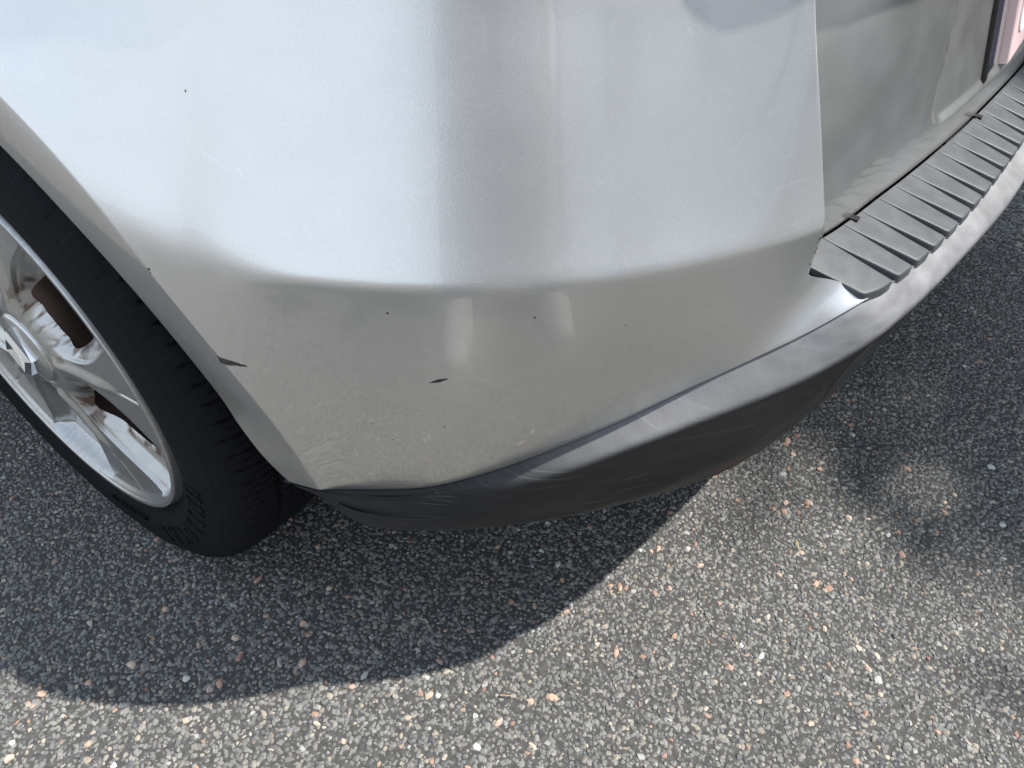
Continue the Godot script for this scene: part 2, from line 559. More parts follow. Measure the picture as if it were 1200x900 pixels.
func build_shell(car: Node3D) -> void:   # glasshouse, roof, underside, so that the car closes and throws its shadow
	var glass := mat(Color(0.01, 0.012, 0.013), 0.08)
	var n := 150
	var m0 := plan_from
	var wall := func(ya: float, yb: float, oa: float, ob: float, nv: int) -> ArrayMesh:
		return grid(2 * n - 1, nv, func(i: int, j: int):
			var a := i if i < n else 2 * n - 2 - i
			var s := lerpf(m0, s_end(), float(a) / (n - 1))
			var q := float(j) / (nv - 1)
			var p := place(s, lerpf(oa, ob, q), lerpf(ya, yb, q))
			var front := clampf((-p.z - 2.0) / 0.3, 0.0, 1.0)
			if p.z < -2.0: p.z = lerpf(p.z, -2.0 + (0.9 if q > 0.5 else 0.0) * q, minf(1.0, front + 0.4))
			if i >= n: p.x = 2 * MIDDLE - p.x
			return p)
	put("window_band", wall.call(0.975, 1.40, -0.125, -0.27, 8), glass, car)
	put("roof_rail", wall.call(1.398, 1.50, -0.268, -0.36, 8), paint, car)
	put("roof", grid(24, 24, func(i: int, j: int):
		var z := lerpf(-2.0, 0.43, j / 23.0)
		var x := lerpf(0.31, 1.53, i / 23.0)
		return Vector3(x, 1.495 + 0.05 * (1.0 - pow((x - MIDDLE) / 0.65, 2.0)), z)), paint, car)
	put("bonnet", grid(24, 16, func(i: int, j: int):
		var z := lerpf(-3.25, -1.9, j / 15.0)
		var x := lerpf(0.12, 1.72, i / 23.0)
		return Vector3(x, 0.94 + 0.05 * (1.0 - pow((x - MIDDLE) / 0.8, 2.0)), z)), paint, car)
	put("underside", slab(0.24, 1.60, -0.6, 2.9, 0.24, 0.30), dark, car).rotation.x = -PI / 2
	# wheel housings
	for side in 2:
		for zc in [0.0, -2.69]:
			var liner := grid(49, 8, func(i: int, j: int):
				var a := lerpf(-1.75, 1.45, i / 48.0)
				var x: float = [0.03, 0.045, 0.06, 0.12, 0.2, 0.25, 0.25, 0.25][j]
				var r: float = [0.352, 0.362, 0.366, 0.366, 0.366, 0.36, 0.2, 0.0][j]
				if side == 1: x = 2 * MIDDLE - x
				return Vector3(x, HUB + r * cos(a), zc + r * sin(a)))
			put("wheel_housing", liner, dark, car)

# ------------------------------------------------------------------ wheel
func tyre_mesh() -> ArrayMesh:
	var side := PackedVector2Array([Vector2(0.020, 0.2150), Vector2(0.006, 0.2190), Vector2(0.0, 0.2245), Vector2(-0.002, 0.229), Vector2(-0.0035, 0.2330), Vector2(-0.0085, 0.238), Vector2(-0.0125, 0.250), Vector2(-0.0130, 0.264), Vector2(-0.0105, 0.280), Vector2(-0.0055, 0.2935), Vector2(-0.001, 0.301), Vector2(0.006, 0.3095), Vector2(0.014, 0.3135), Vector2(0.028, 0.3165)])
	var prof := rounded(side, 2)
	var tread := 46
	for i in range(1, tread):
		var x := lerpf(0.028, 0.162, float(i) / tread)
		prof.append(Vector2(x, 0.3165 + 0.0035 * (1.0 - pow((x - 0.095) / 0.067, 2.0))))
	for i in range(side.size() - 1, -1, -1): prof.append(Vector2(0.19 - side[i].x, side[i].y))
	var n := 1320
	return grid(n + 1, prof.size(), func(i: int, j: int):
		var a := TAU * (i % n) / n
		var x := prof[j].x
		var r := prof[j].y
		if r > 0.3085 and x > -0.02 and x < 0.19:
			var d := 0.0
			for gx in [0.047, 0.079, 0.111, 0.143]:
				if absf(x - gx) < 0.0042: d = 0.0065
			var bend := 26.0 * (x - 0.02) + (7.0 if x > 0.047 and x < 0.143 else 0.0)
			var f := fposmod(a * 96.0 / TAU - bend * 0.16, 1.0)
			if f < 0.11 and (x < 0.046 or x > 0.144 or (x < 0.074 and x > 0.051) or (x > 0.116 and x < 0.139)): d = maxf(d, 0.004)
			var f2 := fposmod(a * 96.0 / TAU - bend * 0.16 + 0.5, 1.0)
			if f2 < 0.07 and x > 0.018 and x < 0.172: d = maxf(d, 0.003)
			r -= d * smoothstep(0.3085, 0.3125, r)
		elif x < 0.004 and r > 0.29:   # short raised bars and steps on the shoulder
			var f3 := fposmod(a * 33.0 / TAU, 1.0)
			if r > 0.2955 and r < 0.3075 and f3 < 0.62: x -= 0.0011
		elif x < 0.0 and r > 0.232 and r < 0.2355:
			x -= 0.0014
		elif x < 0.0 and r > 0.2865 and r < 0.2885:
			x -= 0.0010
		return Vector3(x + 0.006, r * cos(a), r * sin(a)))

func cover_depth(r: float, phi: float) -> float:   # how far the trim's face lies behind its rim; phi in degrees clockwise from the top
	var u := fposmod(phi - 47.0 + 36.0, 72.0) - 36.0     # 0 in the middle of an opening
	var flat_half := lerpf(9.0, 19.5, smoothstep(0.10, 0.205, r)) + 2.0 * smoothstep(0.09, 0.05, r)
	var edge := 36.0 - flat_half                          # half width of the scoop
	var arc := r * deg_to_rad(edge - absf(u))             # metres inside the scoop's edge
	var scoop := smoothstep(0.0, 0.018, arc) * smoothstep(0.213, 0.203, r) * smoothstep(0.050, 0.085, r)
	var d := 0.013 * scoop + 0.004 * smoothstep(0.0, 0.0018, arc) * smoothstep(0.211, 0.2085, r) * smoothstep(0.07, 0.10, r)
	# spokes: flat wedges outside, a rounded rib inside
	var v := 36.0 - absf(u)
	var across := r * deg_to_rad(v)
	d -= 0.0045 * (1.0 - smoothstep(0.0, 0.012, across)) * (1.0 - smoothstep(0.12, 0.165, r)) * smoothstep(0.045, 0.06, r)
	d += 0.0022 * (1.0 - smoothstep(0.0006, 0.0016, absf(across - 0.0))) * smoothstep(0.155, 0.165, r) * smoothstep(0.208, 0.202, r)
	# the whole face is a shallow dish; the rim stands proud
	d += 0.006 * smoothstep(0.215, 0.205, r) * smoothstep(0.02, 0.20, r) - 0.004 * smoothstep(0.10, 0.03, r)
	d -= 0.0022 * smoothstep(0.2135, 0.2165, r)
	d += 0.010 * smoothstep(0.2205, 0.2240, r)
	# a groove round the emblem
	d += 0.003 * (1.0 - smoothstep(0.0, 0.0022, absf(r - 0.043)))
	if r < 0.043: d -= 0.006 * (1.0 - r * r / 0.001849) + 0.001
	return d

func opening(r: float, phi: float) -> float:   # negative inside an opening of the trim, in metres
	var u := deg_to_rad(fposmod(phi - 47.0 + 36.0, 72.0) - 36.0)
	var a := (r - 0.123) / 0.047
	var half := lerpf(0.040, 0.030, clampf((r - 0.09) / 0.08, 0.0, 1.0)) 
	var b := r * u / half
	return (pow(pow(absf(a), 3.0) + pow(absf(b), 3.0), 1.0 / 3.0) - 1.0) * 0.025

func cover_mesh() -> ArrayMesh:
	var na := 900
	var radii := PackedFloat32Array()
	var r := 0.0005
	while r < 0.2242:
		radii.append(r)
		r += 0.0013 if r < 0.205 else 0.0007
	var nr := radii.size()
	var v := PackedVector3Array()
	var keep := PackedByteArray()
	var cols := PackedColorArray()
	cols.resize((na + 1) * nr)
	var grime := FastNoiseLite.new()
	grime.seed = 4
	grime.frequency = 0.05
	v.resize((na + 1) * nr)
	keep.resize((na + 1) * nr)
	keep.fill(1)
	for i in na + 1:
		for j in nr:
			var phi := 360.0 * (i % na) / na
			var q := radii[j]
			var h := opening(q, phi)
			var hc := opening(q + 0.0006, phi + 0.2)
			if q > 0.070 and q < 0.178 and absf(h) < 0.0016:
				var e := 0.0004
				var gr := (opening(q + e, phi) - h) / e
				var ga := (opening(q, phi + rad_to_deg(e / q)) - h) / e
				var g2 := gr * gr + ga * ga
				if g2 > 1e-6 and absf(h) / sqrt(g2) < 0.0009:
					phi -= rad_to_deg(h * ga / g2 / q)
					q -= h * gr / g2
			if hc < 0.0: keep[i * nr + j] = 0
			var d := cover_depth(q, phi)
			if h < 0.006 and h > -0.002: d += 0.004 * pow(1.0 - maxf(h, 0.0) / 0.006, 2.0)
			var t := deg_to_rad(phi)
			v[i * nr + j] = Vector3(d, q * cos(t), q * sin(t))
			var wear := 0.92 + 0.10 * grime.get_noise_2d(q * 900.0, phi * 3.0)
			var c := Color(wear, wear, wear * 0.98)
			if q > 0.203: c = c.lerp(Color(1.25, 1.25, 1.25), clampf(grime.get_noise_2d(q * 4000.0, phi * 12.0) * 1.6, 0.0, 0.8))
			var rust := clampf(1.2 - absf(h) / 0.011, 0.0, 1.0) * smoothstep(0.0, 0.25, grime.get_noise_2d(q * 500.0 + 70.0, phi * 1.6) + 0.25 * smoothstep(0.15, 0.18, q))
			c = c.lerp(Color(0.16, 0.075, 0.045), rust * 0.9)
			cols[i * nr + j] = c
	return sheet(na + 1, nr, v, PackedVector2Array(), keep, cols)

func build_wheel(car: Node3D) -> Node3D:
	var w := node("wheel", car, Vector3(0, HUB, 0))
	put("tyre", tyre_mesh(), rubber, w)
	var trim := mat(Color(0.50, 0.50, 0.49), 0.30, 0.75)
	trim.vertex_color_use_as_albedo = true
	trim.clearcoat_enabled = true
	trim.clearcoat = 0.6
	trim.clearcoat_roughness = 0.08
	put("wheel_trim", cover_mesh(), trim, w)
	var steel := mat(Color(0.085, 0.050, 0.036), 0.8, 0.1)
	put("wheel_barrel", lathe(PackedVector2Array([Vector2(0.022, 0.214), Vector2(0.035, 0.200), Vector2(0.07, 0.192), Vector2(0.15, 0.190), Vector2(0.18, 0.205)]), 96), steel, w)
	put("wheel_disc", lathe(PackedVector2Array([Vector2(0.085, 0.191), Vector2(0.080, 0.170), Vector2(0.060, 0.150), Vector2(0.052, 0.12), Vector2(0.060, 0.08), Vector2(0.060, 0.0)]), 72), steel, w)
	# diamond emblem on the hub
	var chrome := mat(Color(0.78, 0.78, 0.78), 0.08, 1.0)
	put("emblem", diamond(), chrome, w).position = Vector3(-0.0136, 0, 0)
	var ring := TorusMesh.new()
	ring.inner_radius = 0.0395
	ring.outer_radius = 0.0420
	ring.rings = 64
	ring.ring_segments = 10
	var o := put("emblem_ring", ring, chrome, w)
	o.rotation.z = PI / 2
	o.position.x = -0.0035
	# raised lettering on the sidewall
	arc_text(w, "UNIROYAL", 0.2585, 0.024, 101.0, 6.9)
	arc_text(w, "205/60R16", 0.2430, 0.008, 158.0, 2.3)
	return w

func arc_text(w: Node3D, words: String, r: float, height: float, from: float, pitch: float) -> void:
	var f := bold()
	for i in words.length():
		var tm := TextMesh.new()
		tm.text = words[i]
		tm.font = f
		tm.font_size = 64
		tm.pixel_size = height / 46.0
		tm.depth = 0.0022
		var o := put("lettering", tm, rubber, w)
		var a := deg_to_rad(from + pitch * i)
		var up := Vector3(0, cos(a), sin(a))              # outward
		var right := Vector3(0, -sin(a), cos(a))          # clockwise seen from outside
		o.transform = Transform3D(Basis(right, up, Vector3(-1, 0, 0)), Vector3(-0.0068, r * cos(a), r * sin(a)))

func diamond() -> ArrayMesh:
	var st := SurfaceTool.new()
	st.begin(Mesh.PRIMITIVE_TRIANGLES)
	st.set_smooth_group(-1)
	# an open lozenge: outer and inner outline with a raised ridge between
	var loops := []
	for l in [[0.033, 0.0245, 0.007], [0.032, 0.0235, -0.0005], [0.024, 0.0172, -0.0045], [0.013, 0.0085, 0.001]]:
		loops.append([Vector3(l[2], l[0], 0), Vector3(l[2], 0, l[1]), Vector3(l[2], -l[0], 0), Vector3(l[2], 0, -l[1])])
	for k in 3:
		for i in 4:
			var p: Vector3 = loops[k][i]
			var q: Vector3 = loops[k][(i + 1) % 4]
			var r: Vector3 = loops[k + 1][(i + 1) % 4]
			var u: Vector3 = loops[k + 1][i]
			for x in [p, q, r, p, r, u]: st.add_vertex(x)
	st.generate_normals()
	return st.commit()

# ------------------------------------------------------------------ ground
func chip_mesh() -> ArrayMesh:   # a broken stone: an icosphere pulled out of shape, flat faces
	var base := SphereMesh.new()
	base.radius = 1.0
	base.height = 2.0
	base.radial_segments = 7
	base.rings = 3
	var a := base.get_mesh_arrays()
	var vs: PackedVector3Array = a[Mesh.ARRAY_VERTEX]
	var ids: PackedInt32Array = a[Mesh.ARRAY_INDEX]
	var moved := {}
	var st := SurfaceTool.new()
	st.begin(Mesh.PRIMITIVE_TRIANGLES)
	st.set_smooth_group(-1)
	for k in ids:
		var key := vs[k].snapped(Vector3.ONE * 0.01)
		if not moved.has(key): moved[key] = vs[k] * rng.randf_range(0.72, 1.15)
		st.add_vertex(moved[key])
	st.generate_normals()
	return st.commit()

func stone_color() -> Color:
	var k := rng.randf()
	var b := rng.randf_range(0.66, 1.08)
	if k < 0.014: return Color(0.38 * b, 0.25 * b, 0.19 * b)
	if k < 0.06: return Color(0.36 * b, 0.32 * b, 0.26 * b)
	if k < 0.10: return Color(0.33 * b, 0.33 * b, 0.315 * b)
	if k < 0.60: return Color(0.186 * b, 0.186 * b, 0.178 * b)
	if k < 0.85: return Color(0.240 * b, 0.228 * b, 0.205 * b)
	return Color(0.12 * b, 0.124 * b, 0.128 * b)

func stone_place(x: float, z: float, size: float) -> Transform3D:
	var q := Basis(Vector3(rng.randfn(), rng.randfn(), rng.randfn()).normalized(), rng.randf() * TAU)
	var b := Basis.from_scale(Vector3(size * rng.randf_range(0.8, 1.3), size * rng.randf_range(0.45, 0.75), size * rng.randf_range(0.6, 1.0)))
	var tilt := Basis.from_euler(Vector3(rng.randfn() * 0.22, rng.randf() * TAU, rng.randfn() * 0.22))
	return Transform3D(tilt * b * q, Vector3(x, -size * 0.28 + rng.randf_range(-0.0010, 0.0010), z))

func build_ground() -> void:
	rng.seed = 41
	# binder between the stones near the car; farther off the surface is drawn with the stones' average tone
	var g := mat(Color(1, 1, 1), 0.9)
	g.albedo_texture = noise_tex(0.06, 4, 1024, ramp([Color(0.42, 0.42, 0.42), Color(0.49, 0.485, 0.475), Color(0.56, 0.55, 0.535)], [0.2, 0.5, 0.8]), 0.0, 3)
	g.uv1_triplanar = true
	g.uv1_world_triplanar = true
	g.uv1_scale = Vector3(1.7, 1.7, 1.7)
	g.vertex_color_use_as_albedo = true
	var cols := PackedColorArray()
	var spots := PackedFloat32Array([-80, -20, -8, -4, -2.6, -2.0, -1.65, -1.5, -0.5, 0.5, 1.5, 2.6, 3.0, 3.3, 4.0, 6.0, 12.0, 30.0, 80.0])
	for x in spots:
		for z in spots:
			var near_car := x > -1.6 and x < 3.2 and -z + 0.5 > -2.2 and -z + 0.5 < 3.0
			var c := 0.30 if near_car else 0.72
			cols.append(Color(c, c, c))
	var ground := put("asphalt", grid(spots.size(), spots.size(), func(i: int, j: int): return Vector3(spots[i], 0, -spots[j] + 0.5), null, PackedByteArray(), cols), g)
	tag(ground, "", "", "", "structure")
	var sm := mat(Color(1, 1, 1), 0.62)
	sm.vertex_color_use_as_albedo = true
	sm.metallic_specular = 0.45
	var chip := chip_mesh()
	var places := []
	var tints := PackedColorArray()
	var z := -2.2
	while z < 3.0:
		var fine := z > -0.35 and z < 1.2
		var dz := 0.0046 if fine else 0.0095
		var x := -1.6
		while x < 3.2:
			var near := fine and x > -0.4 and x < 1.4
			var dx := 0.0047 if near else 0.0095
			var hidden := x > 0.45 and x < 1.5 and z < 0.35
			if not hidden:
				var size := (rng.randf_range(0.0022, 0.0037) if rng.randf() < 0.66 else rng.randf_range(0.0035, 0.0052)) * (1.0 if near else 1.75)
				places.append(stone_place(x + rng.randf_range(-0.5, 0.5) * dx, z + rng.randf_range(-0.5, 0.5) * dz, size))
				tints.append(stone_color())
			x += dx
		z += dz
	var mm := MultiMesh.new()
	mm.transform_format = MultiMesh.TRANSFORM_3D
	mm.use_colors = true
	mm.mesh = chip
	mm.instance_count = places.size()
	for i in places.size():
		mm.set_instance_transform(i, places[i])
		mm.set_instance_color(i, tints[i])
	var mi := MultiMeshInstance3D.new()
	mi.name = "aggregate"
	mi.multimesh = mm
	mi.material_override = sm
	ground.add_child(mi, true)
	tag(mi, "", "", "", "stuff")
	# the larger pale and pink stones that stand out one by one
	var tones := []
	for c in [Color(0.42, 0.27, 0.21), Color(0.48, 0.35, 0.28), Color(0.34, 0.20, 0.16), Color(0.54, 0.44, 0.34), Color(0.50, 0.50, 0.47), Color(0.46, 0.31, 0.23)]:
		tones.append(mat(c, 0.7))
	var shapes := []
	for i in 5: shapes.append(chip_mesh())
	for i in 300:
		var p := Vector2(rng.randf_range(-0.45, 1.3), rng.randf_range(-0.25, 1.15))
		if i < 190: p = Vector2(rng.randf_range(-0.3, 0.75), rng.randf_range(0.1, 0.95))
		var t := stone_place(p.x, p.y, rng.randf_range(0.0038, 0.0064))
		t.origin.y += 0.0012
		var o := put("stone", shapes[rng.randi() % 5], tones[rng.randi() % tones.size()], ground)
		o.transform = t

# ------------------------------------------------------------------ wear, drawn into textures laid on the panels
func stroke(im: Image, a: Vector2, b: Vector2, wide: float, c: Color, strength: float, taper := true) -> void:
	var n := int(a.distance_to(b) * 1.6) + 2
	var bend := (b - a).orthogonal() * rng.randf_range(-0.05, 0.05)
	for i in n:
		var t := float(i) / (n - 1)
		var p := a.lerp(b, t) + bend * sin(PI * t)
		var w := wide * ((0.25 + 0.75 * sin(PI * t)) if taper else 1.0)
		var k := strength * ((0.35 + 0.65 * sin(PI * t)) if taper else 1.0)
		dab(im, p, w, c, k)

func dab(im: Image, p: Vector2, w: float, c: Color, k: float) -> void:
	var m := int(w + 1.5)
	for y in range(int(p.y) - m, int(p.y) + m + 1):
		for x in range(int(p.x) - m, int(p.x) + m + 1):
			if x < 1 or y < 1 or x >= im.get_width() - 1 or y >= im.get_height() - 1: continue
			var f := clampf(w + 0.5 - Vector2(x, y).distance_to(p), 0.0, 1.0) * k
			if f > 0.0: im.set_pixel(x, y, im.get_pixel(x, y).lerp(c, f))

func panel_uv(s: float, y: float) -> Vector2:
	return Vector2((s + 0.1) / 0.96 * 2048.0, (0.80 - y) / 0.52 * 1110.0)

func panel_texture() -> ImageTexture:
	rng.seed = 11
	var im := Image.create(2048, 1110, false, Image.FORMAT_RGB8)
	var base := Color(0.93, 0.93, 0.93)
	im.fill(base)
	# dull film of dust low down, in soft streaks
	var n := FastNoiseLite.new()
	n.seed = 5
	n.frequency = 0.012
	n.fractal_octaves = 4
	var fine := FastNoiseLite.new()
	fine.seed = 9
	fine.frequency = 0.21
	fine.fractal_octaves = 2
	for y in 1110:
		for x in 2048:
			var d := n.get_noise_2d(x * 0.6, y) * 0.012 + fine.get_noise_2d(x, y) * 0.022
			var v := base.r + d
			var low := clampf((y - 640.0) / 420.0, 0.0, 1.0) * (0.5 + n.get_noise_2d(x * 1.7 + 900.0, y * 1.7))
			im.set_pixel(x, y, Color(v + low * 0.03, v + low * 0.022, v - low * 0.012))
	var white := Color(1, 1, 1)
	# stone chips and dust specks, thicker towards the bottom
	for i in 2800:
		var p := Vector2(rng.randf_range(10, 2030), rng.randf_range(420, 1100))
		if rng.randf() > pow((p.y - 380.0) / 720.0, 1.6): continue
		var l := rng.randf_range(0.0, 4.0)
		stroke(im, p, p + Vector2(l, rng.randf_range(-3.0, 1.0)), rng.randf_range(0.5, 1.3), Color(0.98, 0.96, 0.92), rng.randf_range(0.25, 0.8))
	# hair scratches and polishing marks
	for i in 420:
		var p := panel_uv(rng.randf_range(0.50, 0.80), rng.randf_range(0.575, 0.72))
		var d := Vector2.from_angle(rng.randf_range(-0.9, 0.9) + (PI / 2 if rng.randf() < 0.2 else 0.0)) * rng.randf_range(8, 46)
		stroke(im, p, p + d, rng.randf_range(0.35, 0.7), white, rng.randf_range(0.10, 0.40))
	for q in [[0.579, 0.642, 0.571, 0.630, 0.5], [0.618, 0.628, 0.634, 0.626, 0.35], [0.634, 0.626, 0.650, 0.620, 0.35], [0.763, 0.602, 0.800, 0.606, 0.6], [0.774, 0.578, 0.796, 0.582, 0.6], [0.770, 0.622, 0.782, 0.624, 0.5], [0.702, 0.704, 0.716, 0.692, 0.5],
		[0.337, 0.638, 0.406, 0.622, 0.35], [0.653, 0.582, 0.658, 0.574, 0.6], [0.556, 0.510, 0.567, 0.500, 0.6], [0.519, 0.518, 0.527, 0.510, 0.6], [0.383, 0.480, 0.421, 0.477, 0.7], [0.545, 0.483, 0.575, 0.478, 0.4], [0.605, 0.65, 0.622, 0.622, 0.10], [0.60, 0.655, 0.628, 0.63, 0.08],
		[0.465, 0.618, 0.473, 0.600, 0.35], [0.445, 0.605, 0.452, 0.59, 0.3], [0.600, 0.541, 0.620, 0.533, 0.5]]:
		stroke(im, panel_uv(q[0], q[1]), panel_uv(q[2], q[3]), 0.95, white, q[4] * 0.85)
	# a rubbed spot with streaks over the arch
	for i in 16:
		var p := panel_uv(0.37 + 0.003 * i, 0.630 - 0.0006 * i)
		stroke(im, p, p + Vector2(rng.randf_range(20, 70), rng.randf_range(6, 22)), rng.randf_range(1.0, 3.5), white, 0.05)
	for q in [[0.399, 0.626], [0.402, 0.624], [0.204, 0.662], [0.207, 0.66], [0.238, 0.632], [0.796, 0.58]]:
		dab(im, panel_uv(q[0], q[1]), 2.0, white, 0.9)
	# chips down to the dark primer
	var primer := Color(0.17, 0.17, 0.19)
	for q in [[0.320, 0.550, 2.4], [0.3205, 0.547, 1.8], [0.346, 0.662, 1.6], [0.529, 0.426, 1.7], [0.471, 0.426, 1.2], [0.595, 0.542, 1.6], [0.661, 0.524, 1.0], [0.498, 0.547, 1.8], [0.486, 0.406, 1.4]]:
		dab(im, panel_uv(q[0], q[1]), q[2], primer, 0.95)
	for q in [[0.497, 0.549], [0.488, 0.4065], [0.594, 0.5405]]:
		dab(im, panel_uv(q[0], q[1]), 1.8, white, 0.9)
	for i in 26:   # the wedge-shaped chip on the arch crease
		var f := i / 25.0
		var p := panel_uv(lerpf(0.357, 0.380, f), lerpf(0.4800, 0.4785, f))
		stroke(im, p + Vector2(0, -7.0 * (1.0 - f)), p + Vector2(0, 8.0 * (1.0 - f) + rng.randf_range(-1, 2)), 1.2, Color(0.21, 0.22, 0.27), 0.92, false)
	for i in 14:
		dab(im, panel_uv(lerpf(0.357, 0.380, i / 13.0), lerpf(0.4840, 0.4797, i / 13.0)) + Vector2(rng.randf_range(-2, 2), rng.randf_range(-1, 1)), rng.randf_range(0.8, 1.8), white, rng.randf_range(0.3, 0.8))
	stroke(im, panel_uv(0.521, 0.4795), panel_uv(0.535, 0.4845), 2.6, primer, 0.95)
	stroke(im, panel_uv(0.525, 0.4805), panel_uv(0.531, 0.483), 3.4, primer, 0.95)
	stroke(im, panel_uv(0.520, 0.4775), panel_uv(0.533, 0.481), 0.8, white, 0.6)
	# knocks along the corner's edge
	for i in 26:
		dab(im, panel_uv(0.812 + rng.randf_range(-0.004, 0.002), rng.randf_range(0.538, 0.566)), rng.randf_range(0.8, 2.4), [white, primer, Color(0.6, 0.58, 0.52)][rng.randi() % 3], 0.8)
	return ImageTexture.create_from_image(im)

func strip_uv(s: float, y: float) -> Vector2:
	return Vector2((s - 0.34) / 0.96 * 2048.0, (0.53 - y) / 0.28 * 600.0)

func strip_texture() -> ImageTexture: #    # weathered plastic: bleached along the top, scuffed on the face
	rng.seed = 12
	var im := Image.create(2048, 600, false, Image.FORMAT_RGB8)
	var n := FastNoiseLite.new()
	n.seed = 21
	n.frequency = 0.011
	n.fractal_octaves = 4
	var g := FastNoiseLite.new()
	g.seed = 22
	g.frequency = 0.3
	for x in 2048:
		var s := 0.34 + 0.96 * x / 2048.0
		var yr := look(RIDGE, s, 1)
		for y in 600:
			var h := 0.53 - 0.28 * y / 600.0
			var bleach := smoothstep(yr - 0.006, yr + 0.006, h) * smoothstep(0.50, 0.72, s)
			var patch := 0.5 + 0.9 * n.get_noise_2d(x, y * 2.0)
			var streak := 0.5 + 0.8 * n.get_noise_2d(x * 3.0 + 4000.0, y * 0.7)
			var v := 0.165 + 0.025 * n.get_noise_2d(x * 0.5, y * 3.0) + 0.025 * g.get_noise_2d(x, y)
			v += bleach * (0.29 + 0.10 * patch * smoothstep(0.70, 0.92, s) + 0.02 * streak)
			im.set_pixel(x, y, Color(v, v * 1.005, v * 1.02))
	var pale := Color(0.62, 0.62, 0.62)
	var black := Color(0.10, 0.10, 0.105)
	# bundles of slanting scuffs
	for q in [[0.70, 0.345, 18, 0.05], [0.79, 0.335, 10, 0.03], [0.66, 0.345, 7, 0.02]]:
		for i in int(q[2]):
			var p := strip_uv(q[0] + rng.randf_range(-0.5, 0.5) * q[3], q[1] + rng.randf_range(-0.014, 0.014))
			stroke(im, p, p + Vector2(rng.randf_range(8, 26), -rng.randf_range(16, 52)), rng.randf_range(0.5, 1.2), black, rng.randf_range(0.5, 0.95))
	for i in 260:   # long faint rubs
		var p := strip_uv(rng.randf_range(0.40, 1.2), rng.randf_range(0.29, 0.43))
		stroke(im, p, p + Vector2(rng.randf_range(20, 160), rng.randf_range(-14, 6)), rng.randf_range(0.4, 1.0), pale if rng.randf() < 0.6 else black, rng.randf_range(0.04, 0.25))
	for q in [[0.862, 0.405], [0.875, 0.415], [0.88, 0.40], [0.845, 0.41], [0.905, 0.425], [0.90, 0.405]]:
		for i in 7:
			dab(im, strip_uv(q[0] + rng.randf_range(-0.006, 0.006), q[1] + rng.randf_range(-0.003, 0.003)), rng.randf_range(0.6, 2.0), pale, rng.randf_range(0.4, 0.9))
	for i in 420:
		dab(im, strip_uv(rng.randf_range(0.40, 1.29), rng.randf_range(0.29, 0.51)), rng.randf_range(0.4, 1.1), pale, rng.randf_range(0.15, 0.6))
	for i in 8:   # red paint left by something it touched
		stroke(im, strip_uv(0.775 + 0.004 * i, 0.302 + 0.0006 * i), strip_uv(0.80 + 0.006 * i, 0.3055 + 0.0006 * i), 1.2, Color(0.55, 0.06, 0.07), 0.85)
	return ImageTexture.create_from_image(im)

